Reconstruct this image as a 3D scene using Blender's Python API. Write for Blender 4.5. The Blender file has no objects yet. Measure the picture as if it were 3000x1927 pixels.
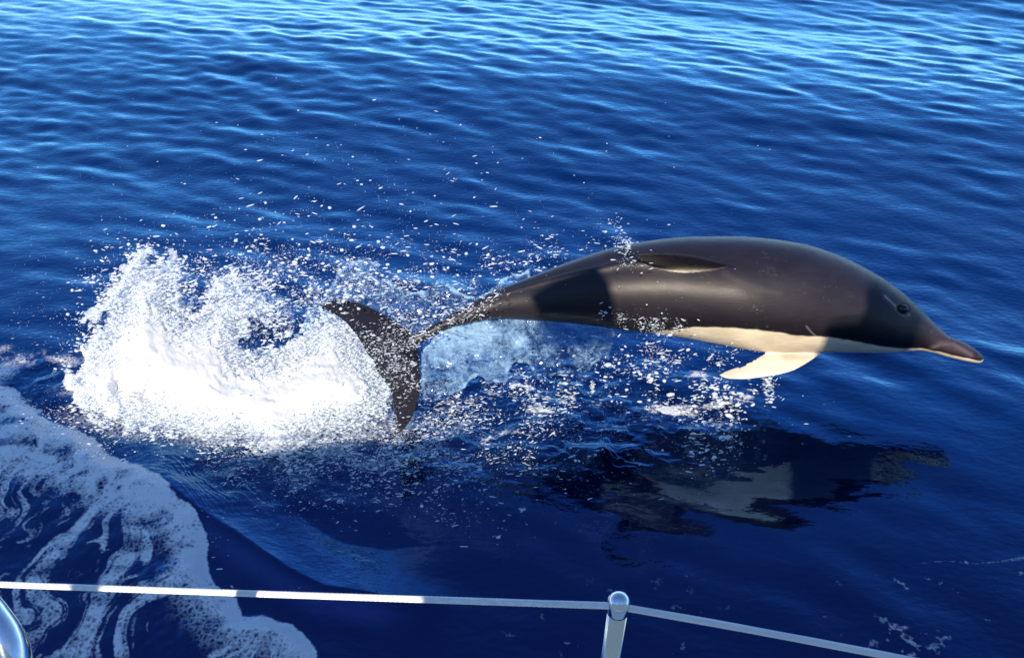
import bpy, math, numpy as np
import openvdb
from mathutils import Vector

# ------------------------------------------------------------------ camera, sky, sun, exposure
R = math.radians
H, PITCH, F, CX, CY = 2.2, R(33.0), 2598.0, 1500.0, 963.5
scene = bpy.context.scene
cam_d = bpy.data.cameras.new('camera'); cam = bpy.data.objects.new('camera', cam_d)
scene.collection.objects.link(cam); scene.camera = cam
cam.location = (0, 0, H); cam.rotation_euler = (R(90) - PITCH, 0, 0)
cam_d.sensor_width = 36; cam_d.lens = 36 * F / 3000; cam_d.clip_start = .02; cam_d.clip_end = 3000

SUN_EL, SUN_AZ = R(35), R(8)          # behind the camera, a little to the left
S = np.array([-math.sin(SUN_AZ) * math.cos(SUN_EL), -math.cos(SUN_AZ) * math.cos(SUN_EL), math.sin(SUN_EL)])
world = bpy.data.worlds.new('World'); scene.world = world; world.use_nodes = True
wn = world.node_tree; bg = wn.nodes['Background']
sky = wn.nodes.new('ShaderNodeTexSky'); sky.sky_type = 'NISHITA'; sky.sun_disc = False
sky.sun_elevation = SUN_EL; sky.sun_rotation = R(180) + SUN_AZ
sky.air_density = 1.0; sky.dust_density = 0; sky.ozone_density = 8.0
wn.links.new(sky.outputs[0], bg.inputs[0]); bg.inputs[1].default_value = .15
sl = bpy.data.lights.new('sun', 'SUN'); sl.energy = 4.8; sl.angle = R(.5); sl.color = (1, .87, .68)
sun = bpy.data.objects.new('sun', sl); scene.collection.objects.link(sun)
sun.rotation_euler = Vector(S).to_track_quat('Z', 'Y').to_euler(); sun.location = (-3, -6, 8)
vs = scene.view_settings
vs.view_transform = 'Standard'; vs.look = 'None'; vs.gamma = 1; vs.use_curve_mapping = False; vs.exposure = .5
scene.cycles.max_bounces = 10; scene.cycles.transparent_max_bounces = 24

# ------------------------------------------------------------------ helpers
C = scene.collection
FW = np.array([0, math.cos(PITCH), -math.sin(PITCH)]); UP = np.array([0, math.sin(PITCH), math.cos(PITCH)])
RT = np.array([1., 0, 0]); CAM = np.array([0, 0, H])

def W(px, py, d):
    """photograph position + distance along the view axis -> world point"""
    px, py, d = np.broadcast_arrays(np.asarray(px, float), np.asarray(py, float), np.asarray(d, float))
    return CAM + (FW + ((px - CX) / F)[..., None] * RT - ((py - CY) / F)[..., None] * UP) * d[..., None]
def PX(P):
    q = np.asarray(P) - CAM; d = q @ FW
    return CX + F * (q @ RT) / d, CY - F * (q @ UP) / d, d
def wd(py, z=0.0):
    """distance of the level z seen at row py"""
    return (H - z) / (math.sin(PITCH) + (np.asarray(py, float) - CY) / F * math.cos(PITCH))

def pchip(xs, ys):
    xs, ys = np.array(xs, float), np.array(ys, float)
    h = np.diff(xs); s = np.diff(ys) / h; m = np.zeros_like(ys)
    for i in range(1, len(xs) - 1):
        if s[i-1] * s[i] > 0:
            w1, w2 = 2*h[i] + h[i-1], h[i] + 2*h[i-1]
            m[i] = (w1 + w2) / (w1 / s[i-1] + w2 / s[i])
    m[0], m[-1] = s[0], s[-1]
    def f(x):
        x = np.clip(np.asarray(x, float), xs[0], xs[-1]); i = np.clip(np.searchsorted(xs, x) - 1, 0, len(h) - 1)
        t = (x - xs[i]) / h[i]
        return ((2*t**3 - 3*t**2 + 1)*ys[i] + (t**3 - 2*t**2 + t)*h[i]*m[i] + (3*t**2 - 2*t**3)*ys[i+1] + (t**3 - t**2)*h[i]*m[i+1])
    return f
def curve(pts, n):
    """smooth resample of a polyline (any dimension) by arc length"""
    p = np.array(pts, float)
    s = np.r_[0, np.cumsum(np.linalg.norm(np.diff(p, axis=0), axis=1))]; t = np.linspace(0, s[-1], n)
    out = []
    for k in range(p.shape[1]):
        m = np.gradient(p[:, k], s)
        i = np.clip(np.searchsorted(s, t, side='right') - 1, 0, len(s) - 2); h = s[i+1] - s[i]; u = (t - s[i]) / h
        out.append((2*u**3-3*u**2+1)*p[i, k] + (u**3-2*u**2+u)*h*m[i] + (3*u**2-2*u**3)*p[i+1, k] + (u**3-u**2)*h*m[i+1])
    return np.stack(out, 1)
def sstep(a, b, x):
    t = np.clip((x - a) / (b - a), 0, 1); return t * t * (3 - 2 * t)
_tab = np.random.default_rng(5).random((48, 48, 48)).astype(np.float32)
def vn(x, y, z, seed=0):
    """smooth value noise 0..1"""
    x = np.asarray(x, np.float32) + seed * 7.31; y = np.asarray(y, np.float32) + seed * 3.17; z = np.asarray(z, np.float32) + seed * 5.77
    x, y, z = np.broadcast_arrays(x, y, z)
    xi, yi, zi = np.floor(x).astype(np.int32), np.floor(y).astype(np.int32), np.floor(z).astype(np.int32)
    fx, fy, fz = x - xi, y - yi, z - zi
    fx, fy, fz = fx*fx*(3-2*fx), fy*fy*(3-2*fy), fz*fz*(3-2*fz)
    x0, y0, z0 = xi % 48, yi % 48, zi % 48; x1, y1, z1 = (x0+1) % 48, (y0+1) % 48, (z0+1) % 48
    a = _tab[x0, y0, z0]*(1-fx) + _tab[x1, y0, z0]*fx; b = _tab[x0, y1, z0]*(1-fx) + _tab[x1, y1, z0]*fx
    c = _tab[x0, y0, z1]*(1-fx) + _tab[x1, y0, z1]*fx; d = _tab[x0, y1, z1]*(1-fx) + _tab[x1, y1, z1]*fx
    return (a*(1-fy) + b*fy)*(1-fz) + (c*(1-fy) + d*fy)*fz
def fbm(x, y, z, oct=4, seed=0, gain=.5):
    s, a, t = 0, 1., 0
    for o in range(oct):
        s = s + a * vn(x * 2**o, y * 2**o, z * 2**o, seed + o); t += a; a *= gain
    return s / t
def seg_dist(x, y, pts, closed=False):
    p = np.array(pts, float); q = np.roll(p, -1, 0) if closed else p[1:]
    if not closed: p = p[:-1]
    best = np.full(np.shape(x), 1e9)
    for (ax, ay), (bx, by) in zip(p, q):
        dx, dy = bx - ax, by - ay
        t = np.clip(((x-ax)*dx + (y-ay)*dy) / (dx*dx + dy*dy + 1e-9), 0, 1)
        best = np.minimum(best, np.hypot(x - ax - t*dx, y - ay - t*dy))
    return best
def inside(x, y, pts):
    r = np.zeros(np.shape(x), bool); n = len(pts)
    for i in range(n):
        (ax, ay), (bx, by) = pts[i], pts[(i+1) % n]
        if ay == by: continue
        r ^= ((ay > y) != (by > y)) & (x < (bx-ax)*(y-ay)/(by-ay) + ax)
    return r
def sdf(x, y, pts):
    d = seg_dist(x, y, pts, True); return np.where(inside(x, y, pts), d, -d)

def mesh_obj(name, verts, faces, mat=None, parent=None, smooth=True, attrs=None):
    verts = np.asarray(verts, np.float32).reshape(-1, 3)
    me = bpy.data.meshes.new(name)
    if isinstance(faces, np.ndarray):
        n, k = faces.shape
        me.vertices.add(len(verts)); me.vertices.foreach_set('co', verts.ravel())
        me.loops.add(n * k); me.loops.foreach_set('vertex_index', faces.astype(np.int32).ravel())
        me.polygons.add(n); me.polygons.foreach_set('loop_start', np.arange(0, n*k, k, dtype=np.int32))
        me.polygons.foreach_set('loop_total', np.full(n, k, np.int32))
        me.update(calc_edges=True)
    else:
        me.from_pydata(verts.tolist(), [], [list(f) for f in faces]); me.update()
    if smooth: me.polygons.foreach_set('use_smooth', np.ones(len(me.polygons), bool))
    for k, v in (attrs or {}).items():
        v = np.asarray(v, np.float32)
        if v.ndim == 1:
            me.attributes.new(k, 'FLOAT', 'POINT').data.foreach_set('value', v)
        else:
            me.attributes.new(k, 'FLOAT_COLOR', 'POINT').data.foreach_set('color', np.c_[v, np.ones(len(v))].astype(np.float32).ravel())
    if mat: me.materials.append(mat)
    o = bpy.data.objects.new(name, me); C.objects.link(o)
    if parent: o.parent = parent
    return o
def grid_faces(nu, nv, close_v=False, off=0):
    i = np.arange(nu - 1)[:, None]; j = np.arange(nv if close_v else nv - 1)[None, :]
    j2 = (j + 1) % nv
    return np.stack([i*nv + j, i*nv + j2, (i+1)*nv + j2, (i+1)*nv + j], -1).reshape(-1, 4) + off
def tag(o, label, cat=None, kind=None, group=None):
    o['label'] = label
    if cat: o['category'] = cat
    if kind: o['kind'] = kind
    if group: o['group'] = group
    return o
def loft(rings):
    """closed tube through rings of points, both ends capped by a centre vertex; triangles"""
    rings = np.asarray(rings, float); nu, nv = rings.shape[:2]
    v = np.concatenate([rings.reshape(-1, 3), rings[0].mean(0)[None], rings[-1].mean(0)[None]])
    q = grid_faces(nu, nv, True); f = np.concatenate([q[:, [0, 1, 2]], q[:, [0, 2, 3]]])
    j = np.arange(nv); a, b = nu*nv, nu*nv + 1
    f = np.concatenate([f, np.stack([np.full(nv, a), (j+1) % nv, j], 1), np.stack([np.full(nv, b), (nu-1)*nv + j, (nu-1)*nv + (j+1) % nv], 1)])
    return v, f
def tube_rings(path, rad, n=16, twist=0):
    path = np.asarray(path, float); m = len(path); rad = np.broadcast_to(rad, (m,))
    t = np.gradient(path, axis=0); t /= np.linalg.norm(t, axis=1)[:, None]
    ref = np.array([0, 0, 1.]) if abs(t[0, 2]) < .8 else np.array([1., 0, 0])
    out = []; u = np.cross(t[0], ref); u /= np.linalg.norm(u)
    for k in range(m):
        u = u - t[k] * (u @ t[k]); u /= np.linalg.norm(u); w = np.cross(t[k], u)
        a = np.linspace(0, 2*math.pi, n, endpoint=False) + twist * k
        out.append(path[k] + rad[k] * (np.cos(a)[:, None]*u + np.sin(a)[:, None]*w))
    return np.array(out)

# ------------------------------------------------------------------ materials
class M:
    def __init__(s, name):
        s.m = bpy.data.materials.new(name); s.m.use_nodes = True; s.t = s.m.node_tree; s.t.nodes.clear()
        s.out = s.n('ShaderNodeOutputMaterial')
    def n(s, typ, **kw):
        nd = s.t.nodes.new(typ)
        for k, v in kw.items(): setattr(nd, k, v)
        return nd
    def l(s, a, b): s.t.links.new(a, b)
    def math(s, op, a, b=None, c=None, clamp=False):
        nd = s.n('ShaderNodeMath', operation=op); nd.use_clamp = clamp
        for i, v in enumerate((a, b, c)):
            if v is None: continue
            if isinstance(v, (int, float)): nd.inputs[i].default_value = v
            else: s.l(v, nd.inputs[i])
        return nd.outputs[0]
    def noise(s, scale, detail=4, rough=.55, vec=None, dist=0):
        nd = s.n('ShaderNodeTexNoise'); nd.inputs['Scale'].default_value = scale; nd.inputs['Detail'].default_value = detail
        nd.inputs['Roughness'].default_value = rough; nd.inputs['Distortion'].default_value = dist
        if vec: s.l(vec, nd.inputs['Vector'])
        return nd.outputs['Fac']
    def ramp(s, fac, a, b, lo=0., hi=1.):
        nd = s.n('ShaderNodeMapRange', interpolation_type='SMOOTHSTEP'); s.l(fac, nd.inputs[0])
        for i, v in enumerate((a, b, lo, hi)): nd.inputs[i+1].default_value = v
        return nd.outputs[0]
    def attr(s, name, col=False):
        nd = s.n('ShaderNodeAttribute', attribute_name=name); return nd.outputs['Color' if col else 'Fac']
    def pos(s, scale=None, rot=0):
        g = s.n('ShaderNodeNewGeometry').outputs['Position']
        if scale is None: return g
        mp = s.n('ShaderNodeMapping'); s.l(g, mp.inputs[0]); mp.inputs['Scale'].default_value = scale; mp.inputs['Rotation'].default_value = (0, 0, rot)
        return mp.outputs[0]
    def bsdf(s, col=(.5, .5, .5), rough=.5, **kw):
        b = s.n('ShaderNodeBsdfPrincipled'); b.inputs['Base Color'].default_value = (*col, 1); b.inputs['Roughness'].default_value = rough
        for k, v in kw.items():
            b.inputs[k.replace('_', ' ')].default_value = v
        return b
    def bump(s, h, strength=1, dist=.01):
        b = s.n('ShaderNodeBump'); s.l(h, b.inputs['Height']); b.inputs['Strength'].default_value = strength; b.inputs['Distance'].default_value = dist
        return b.outputs[0]
    def mix(s, fac, a, b):
        m = s.n('ShaderNodeMixShader')
        if isinstance(fac, (int, float)): m.inputs[0].default_value = fac
        else: s.l(fac, m.inputs[0])
        s.l(a, m.inputs[1]); s.l(b, m.inputs[2]); return m.outputs[0]
    def done(s, sh): s.l(sh, s.out.inputs[0]); return s.m

def mat_water():
    m = M('sea_water')
    df = m.n('ShaderNodeBsdfDiffuse'); df.inputs[0].default_value = (0, .003, .016, 1)
    gs = m.n('ShaderNodeBsdfGlossy'); gs.inputs['Roughness'].default_value = .04
    fr = m.n('ShaderNodeFresnel'); fr.inputs[0].default_value = 1.333
    cr = m.n('ShaderNodeValToRGB'); m.l(fr.outputs[0], cr.inputs[0]); m.l(cr.outputs[0], gs.inputs[0])
    st = [(.02, (.028, .038, .125)), (.05, (.034, .108, .245)), (.1, (.085, .170, .29)), (.25, (.17, .39, .53)), (.45, (.50, .73, .86)), (.7, (.8, .9, .96)), (1, (1, 1, 1))]
    e = cr.color_ramp.elements
    e[1].position = 1; e[1].color = (1, 1, 1, 1); e[0].position = st[0][0]; e[0].color = (*st[0][1], 1)
    for p, c in st[1:-1]: e.new(p).color = (*c, 1)
    m.l(m.math('MULTIPLY_ADD', m.attr('rough'), .16, .04), gs.inputs['Roughness'])
    b = m.n('ShaderNodeAddShader'); m.l(df.outputs[0], b.inputs[0]); m.l(gs.outputs[0], b.inputs[1])
    n1 = m.noise(26, 3, .5, m.pos((1, 1.7, 1), R(30))); n2 = m.noise(70, 2, .5)
    rough = m.attr('rough')
    h = m.math('ADD', m.math('MULTIPLY', n1, m.attr('chop')), m.math('MULTIPLY', m.math('MULTIPLY', n2, rough), 1.3))
    bm = m.bump(h, .55, .012)
    for q in (gs, fr, df): m.l(bm, q.inputs['Normal'])
    # foam lying on the water
    f = m.bsdf((.92, .94, .96), .6)
    f.inputs['Subsurface Weight'].default_value = 0
    fn = m.noise(130, 5, .65, m.pos()); m.l(m.bump(fn, .8, .01), f.inputs['Normal'])
    foam = m.attr('foam')
    vo = m.n('ShaderNodeTexVoronoi', feature='DISTANCE_TO_EDGE'); vo.inputs['Scale'].default_value = 55
    wv = m.n('ShaderNodeMix', data_type='VECTOR'); 
    nz = m.n('ShaderNodeTexNoise'); nz.inputs['Scale'].default_value = 30
    va = m.n('ShaderNodeVectorMath', operation='MULTIPLY_ADD'); m.l(nz.outputs['Color'], va.inputs[0]); va.inputs[1].default_value = (.03,)*3; m.l(m.pos(), va.inputs[2])
    m.l(va.outputs[0], vo.inputs['Vector'])
    lace = m.ramp(vo.outputs['Distance'], 0, .45, .22, -.12)
    det = m.math('ADD', m.math('MULTIPLY', m.math('SUBTRACT', fn, .5), .9), lace)
    fac = m.ramp(m.math('ADD', foam, m.math('MULTIPLY', det, m.ramp(foam, .02, .3))), .18, 1.0, 0, .95)
    return m.done(m.mix(fac, b.outputs[0], f.outputs[0]))

def mat_skin():
    m = M('dolphin_skin')
    b = m.bsdf(rough=.5, IOR=1.33); b.inputs['Specular IOR Level'].default_value = .22; b.inputs['Coat Weight'].default_value = 1; b.inputs['Coat Roughness'].default_value = .38; b.inputs['Coat IOR'].default_value = 1.24
    col = m.attr('skin', True)
    nz = m.ramp(m.noise(9, 6, .6, m.pos((1, 1, 2.2))), .3, .7, .86, 1.12)
    mx = m.n('ShaderNodeMix', data_type='RGBA', blend_type='MULTIPLY'); mx.inputs[0].default_value = 1
    m.l(col, mx.inputs[6]); m.l(nz, mx.inputs[7]); m.l(mx.outputs[2], b.inputs['Base Color'])
    m.l(m.ramp(m.noise(40, 4, .6, m.pos((.5, 1, 2.5))),   .3, .7, .44, .62), b.inputs['Roughness'])
    m.l(m.bump(m.noise(60, 5, .6, m.pos((.35, 1, 2))), .22, .006), b.inputs['Normal'])
    return m.done(b.outputs[0])

def mat_foam():
    m = M('splash_foam')
    a = m.bsdf((.97, .98, .985), .4, IOR=1.33)
    m.l(m.bump(m.noise(150, 3, .6), .12, .006), a.inputs['Normal'])
    tr = m.n('ShaderNodeBsdfTranslucent'); tr.inputs[0].default_value = (.94, .97, 1, 1)
    tp = m.n('ShaderNodeBsdfTransparent'); tp.inputs[0].default_value = (.86, .93, 1, 1)
    gl = m.n('ShaderNodeBsdfGlossy'); gl.inputs[1].default_value = .1
    body = m.mix(.42, a.outputs[0], tr.outputs[0])
    clear = m.mix(.15, m.mix(.35, tp.outputs[0], body), gl.outputs[0])
    thin = m.attr('thin'); n = m.noise(38, 5, .65)
    fac = m.ramp(m.math('ADD', thin, m.math('MULTIPLY', m.math('SUBTRACT', n, .5), 1.4)), .45, .9, 0, .8)
    return m.done(m.mix(fac, body, clear))

def mat_drop():
    m = M('water_drop')
    a = m.bsdf((.9, .94, .97), .15, IOR=1.33)
    tr = m.n('ShaderNodeBsdfTranslucent'); tr.inputs[0].default_value = (.85, .92, 1, 1)
    tp = m.n('ShaderNodeBsdfTransparent'); tp.inputs[0].default_value = (.9, .95, 1, 1)
    return m.done(m.mix(.38, m.mix(.3, a.outputs[0], tr.outputs[0]), tp.outputs[0]))

def mat_sheet():
    m = M('water_sheet')
    a = m.bsdf((.42, .68, .95), .3, IOR=1.33)
    m.l(m.bump(m.noise(45, 6, .7, m.pos((1, 1, .6))), 1, .02), a.inputs['Normal'])
    tr = m.n('ShaderNodeBsdfTranslucent'); tr.inputs[0].default_value = (.5, .76, 1, 1)
    tp = m.n('ShaderNodeBsdfTransparent'); tp.inputs[0].default_value = (.90, .96, 1, 1)
    gl = m.n('ShaderNodeBsdfGlossy'); gl.inputs[1].default_value = .08
    body = m.mix(.3, a.outputs[0], tr.outputs[0])
    clear = m.mix(.06, tp.outputs[0], gl.outputs[0])
    d = m.attr('dens'); n = m.noise(30, 6, .7, m.pos((1, 1, .8)), 1.2); n2 = m.noise(110, 4, .7)
    nn = m.math('ADD', m.math('MULTIPLY', m.math('SUBTRACT', n, .5), 2.1), m.math('MULTIPLY', m.math('SUBTRACT', n2, .5), 1.5))
    fac = m.ramp(m.math('ADD', d, m.math('MULTIPLY', nn, m.ramp(d, 0, .15))), .12, 1.0, 0, 1.)
    return m.done(m.mix(fac, clear, body))

def mat_simple(name, col, rough, metal=0, nscale=30, var=.15, bump=.1, coat=0):
    m = M(name); b = m.bsdf(col, rough, Metallic=metal); b.inputs['Coat Weight'].default_value = coat
    n = m.noise(nscale, 5, .6)
    mx = m.n('ShaderNodeMix', data_type='RGBA', blend_type='MULTIPLY'); mx.inputs[0].default_value = 1
    mx.inputs[6].default_value = (*col, 1); m.l(m.ramp(n, .3, .7, 1-var, 1+var), mx.inputs[7]); m.l(mx.outputs[2], b.inputs['Base Color'])
    m.l(m.bump(n, bump, .002), b.inputs['Normal']); return m.done(b.outputs[0])

WATER, SKIN, FOAM, DROP, SHEET = mat_water(), mat_skin(), mat_foam(), mat_drop(), mat_sheet()
STEEL = mat_simple('polished_steel', (.72, .74, .77), .12, 1, 40, .06, .03)
WIRE = mat_simple('wire_steel', (.86, .84, .82), .45, .1, 400, .12, .2)
EYE = mat_simple('eye_black', (.004, .0035, .004), .22, 0, 50, .3, .02, 0)
GEL = mat_simple('white_gelcoat', (.78, .76, .70), .3, 0, 4, .05, .02, .3)
BLOCKER = mat_simple('blocker_cream', (.70, .62, .48), .8, 0, 60, .08, .3)  # cream surface of the unseen pieces added to cast shade

# ------------------------------------------------------------------ the sea
FOAM_EDGE = [(-400, 1000), (-100, 1100), (0, 1145), (60, 1170), (130, 1235), (200, 1272), (290, 1320), (350, 1370), (420, 1405), (480, 1450), (530, 1500),
             (590, 1545), (612, 1580), (625, 1630), (622, 1700), (650, 1745), (705, 1775), (718, 1822), (780, 1820), (825, 1842), (865, 1850),
             (900, 1885), (935, 1927), (960, 2010), (1000, 2200)]
FOAM_POLY = FOAM_EDGE + [(900, 2600), (-1500, 2600), (-1500, 1000)]
RIDGE = [(380, 1395), (500, 1475), (600, 1548), (700, 1610), (790, 1675), (860, 1725), (960, 1775), (1120, 1800), (1300, 1790)]

def build_sea():
    g = lambda a, b, s: np.arange(a, b, s, dtype=float)
    xs = np.r_[-9000, -6500, -4800, -3600, g(-2800, -600, 60), g(-600, -30, 18), g(-30, 1060, 3.2), g(1060, 3030, 5.5), g(3030, 3800, 20), g(3800, 6000, 80), 7000, 9000, 12500]
    ys = np.r_[-718, -714, -705, -690, -665, -630, g(-590, -60, 16), g(-60, 520, 2.9), g(520, 1080, 4.2), g(1080, 1960, 3.3), g(1960, 2500, 14), g(2500, 3700, 60), 4100, 4500]
    px, py = np.meshgrid(xs, ys, indexing='ij')
    P = W(px, py, wd(py)).reshape(-1, 3); px, py = px.ravel(), py.ravel()
    x, y = P[:, 0], P[:, 1]; dist = np.hypot(x, y)
    rng = np.random.default_rng(11); z = np.zeros(len(x))
    # wind ripples and low swell
    N = 170; lam = np.exp(rng.uniform(math.log(.10), math.log(2.0), N)) 
    ang = R(58) + rng.normal(0, R(21), N) * np.where(lam > .8, .8, 1.15); ph = rng.uniform(0, 2*math.pi, N)
    slope = .0088 * np.where(lam < .16, .55, 1) * np.where(lam > .9, .5, 1) * np.interp(np.log(lam), [math.log(.09), math.log(.16), math.log(.3), math.log(.5), math.log(.9)], [.6, 1.15, 1.3, .8, .6])
    gust = (.25 + 1.5 * fbm(x*.5, y*.8, 0*x, 3, 3)) * (.80 + .45*sstep(4.5, 8, dist))
    calm = 1 - .60 * np.exp(-((px-2250)/700)**2 - ((py-1470)/270)**2) - .25*np.exp(-((px-1500)/900)**2 - ((py-1600)/200)**2)
    for l, a, p, s in zip(lam, ang, ph, slope):
        k = 2*math.pi / l; fade = np.clip(1.9 - dist * .0145 / l, 0, 1)
        q = k * (x*math.cos(a) + y*math.sin(a)) + p + 1.2*np.sin(.6*y+.4*x+p)
        sn = np.sin(q + .25*np.cos(q))
        z += s / k * sn * fade * (gust * calm if l < 1 else 1)
    z += .042 * np.sin(2*math.pi*(x*.30+y)/5.2 - .97 + .9*(fbm(x*.35, y*.3, 0*x, 2, 2)-.5)*2) * np.clip(1.5-dist/60, 0, 1)
    # churned water below the tail and along the leaping animal
    rough = np.clip(np.exp(-((px-1500)/520)**2 - ((py-1230)/170)**2) * 1.1 + np.exp(-((px-760)/420)**2 - ((py-1370)/120)**2) + .6*np.exp(-((px-100)/260)**2 - ((py-1130)/80)**2), 0, 1)
    rough *= sstep(900, 1010, py) * np.where(py > 1230, sstep(430, 680, px), 1)
    z += rough * .016 * (fbm(x*13, y*17, 0*x, 3, 9) - .5) * 2
    z += .009 * (fbm(x*2.6 - y*1.2, y*8 + x*1.5, 0*x, 3, 13) - .5) * np.exp(-((px-2250)/560)**2 - ((py-1430)/190)**2)
    # bow wave ridge and the foam wake behind it
    fi = sdf(px, py, FOAM_POLY); ok = (px > -700) & (px < 2200) & (py > 900)
    scale = 1.0
    dr = seg_dist(px, py, RIDGE)
    rp = np.array(RIDGE, float); yr = np.interp(px, rp[:, 0], rp[:, 1]); side = np.where(py < yr, dr, -dr)
    amp = sstep(330, 520, px) * (1 - sstep(1050, 1400, px))
    prof = np.where(side > 0, np.clip(1 - side/165, 0, 1)**1.12, np.exp(-(side/55)**2))
    z += .056 * amp * prof * ok
    crest = sstep(0, 75, fi) * np.exp(-np.clip(fi, 0, 1e9)/150)
    z += ok * (.065 * crest * (.25 + 1.1*fbm(x*9, y*9, 0*x, 5, 21, .6)))
    # foam cover
    e1 = W(330, 1450, wd(1450)) - W(100, 1700, wd(1700)); a1 = math.atan2(e1[1], e1[0])
    u = x*math.cos(a1) + y*math.sin(a1); v = -x*math.sin(a1) + y*math.cos(a1)
    wob = fbm(x*5, y*5, 0*x, 3, 31) - .5
    streak = fbm(u*2.6 + wob*1.6, v*19 + wob*7, 0*x, 5, 41, .62)
    lace = 1 - np.abs(fbm(x*9 + wob*3, y*12, 0*x, 4, 51, .6)*2 - 1) * 2.2
    fi2 = fi + (fbm(x*14, y*14, 0*x, 5, 55, .7) - .5) * 62 * (1 - .6*sstep(1480, 1650, py))
    edge = sstep(0, 14, fi2) * np.exp(-np.clip(fi2 - 40, 0, 1e9) / (34 + 40*sstep(1500, 1800, py)))
    upper = sstep(0, 30, fi2) * (1 - sstep(100, 330, fi2 + (py-1350)*.35))
    net = sstep(.62, .97, 1 - np.abs(fbm(u*6 + wob*3, v*15 + wob*4, 0*x, 5, 45, .68)*2 - 1)*1.9) * sstep(.38, .55, fbm(x*1.6, y*1.6, 0*x, 2, 47))
    foam = np.maximum.reduce([sstep(0, 25, fi2) * net * (.25 + .5*lace), edge * (.34 + .5*lace + .45*fbm(x*38, y*38, 0*x, 3, 57)), upper * (-.12 + .75*lace + .75*fbm(x*26, y*26, 0*x, 4, 58, .6) + 1.2*(streak-.5)), sstep(0, 25, fi2) * sstep(.42, .57, streak) * (.32 + .5*lace)])
    foam *= (1 - .35*sstep(250, 700, fi2))
    # thin aerated water left of the splash and around its foot
    mist = np.exp(-((px-90)/210)**2 - ((py-1110-(px-90)*.12)/62)**2)
    foam = np.maximum(foam, mist * (.02 + .95*sstep(.35, .75, fbm(x*9, y*9, 0*x, 5, 61, .6))))
    foot = np.exp(-((px-720)/470)**2 - ((py-1265)/75)**2) 
    foam = np.maximum(foam, foot * (.25 + .75*fbm(x*14, y*14, 0*x, 4, 63)))
    pat = .15 + 1.5*sstep(.50, .68, fbm(x*16 + wob*3, y*30 + wob*4, 0*x, 4, 71, .6))
    for cx, cy, rx, ry, w in ((1950, 1225, 80, 26, .6), (2120, 1205, 110, 14, .55), (2060, 1255, 60, 14, .7), (2190, 1180, 45, 8, .5), (2235, 1165, 60, 14, .75), (1545, 1165, 100, 40, .75),
                          (1590, 1240, 75, 22, .7), (1480, 1310, 70, 30, .45), (1510, 1510, 34, 34, .6), (1700, 1190, 90, 26, .45), (2110, 1300, 40, 10, .8), (2010, 1355, 26, 7, .8),
                          (2255, 1075, 45, 10, .6), (2040, 1110, 70, 14, .5), (1300, 1230, 140, 60, .45), (1250, 1130, 70, 90, .5)):
        foam = np.maximum(foam, w * np.exp(-((px-cx)/rx)**2 - ((py-cy)/ry)**2) * pat)
    # flecks of foam in the shade of the hull, bottom right
    zone = np.clip(sstep(1690, 1730, py - 60*sstep(2750, 2500, px)*0) * sstep(1300, 1600, px) * (.55 + .45*sstep(2450, 2700, px)) + .9*sstep(1660, 1680, py)*sstep(2680, 2800, px), 0, 1)
    blob = fbm(x*20, y*22, 0*x, 4, 81, .6)
    foam = np.maximum(foam, zone * sstep(.60, .74, blob) * .42 * (.6 + .6*lace))
    le = seg_dist(px, py, [(2640, 1682), (2760, 1672), (2850, 1680), (2930, 1672), (3010, 1655)])
    foam = np.maximum(foam, np.exp(-(le/np.interp(px, [2600, 2850, 3000], [1.2, 2.2, 9]))**2) * .45 * (.1 + 1.2*fbm(x*14, y*25, 0*x, 3, 83)) * sstep(2600, 2700, px) * (px < 3400))
    foam[py > 2400] = 0
    z = np.where(dist > 90, 0, z)
    P[:, 2] = z
    o = mesh_obj('sea_water', P, grid_faces(len(xs), len(ys)), WATER, attrs={'foam': foam, 'rough': rough, 'chop': .34 * np.clip(calm, .15, 1)**1.5})
    tag(o, 'deep blue rippled sea with the foaming wake of the boat', kind='structure')
build_sea()

# ------------------------------------------------------------------ the dolphin
DD = 3.35
TOP = pchip([1100, 1163, 1217, 1259, 1301, 1343, 1426, 1510, 1593, 1677, 1794, 1917, 2026, 2156, 2243, 2351, 2460, 2568, 2623, 2677, 2731, 2778, 2829, 2858, 2874, 2883],
            [1046, 1004, 976, 956, 933, 908, 862, 828, 795, 763, 726, 703, 693.4, 692, 698, 714, 749, 803.5, 839, 885, 939, 983, 1005, 1023, 1037, 1050])
BOT = pchip([1100, 1163, 1234, 1259, 1301, 1385, 1468, 1593, 1719, 1808, 1917, 1993, 2112, 2199, 2243, 2395, 2460, 2568, 2623, 2688, 2731, 2786, 2840, 2868, 2878, 2883],
            [1054, 1036, 1005, 989, 967, 944, 933, 940, 952, 965, 977, 988, 1010, 1026, 1031, 1033, 1032, 1034, 1033, 1026.5, 1033, 1048, 1060, 1063.5, 1060, 1053])
RIDGEY = pchip([1250, 1343, 1468, 1564, 1732, 1862, 2000, 2150, 2300, 2450, 2600, 2700, 2780, 2880], [962, 911, 862, 834, 793, 770, 772, 782, 800, 840, 895, 945, 990, 1046])
CREAM = pchip([1780, 1917, 1993, 2047, 2134, 2243, 2340, 2427, 2514, 2590, 2650, 2690, 2731, 2786, 2840, 2872, 2884],
              [985, 972, 962.5, 958, 960, 969, 983, 988, 1001.5, 1015, 1021, 1020.5, 1027, 1040, 1052, 1057, 1052])

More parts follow.
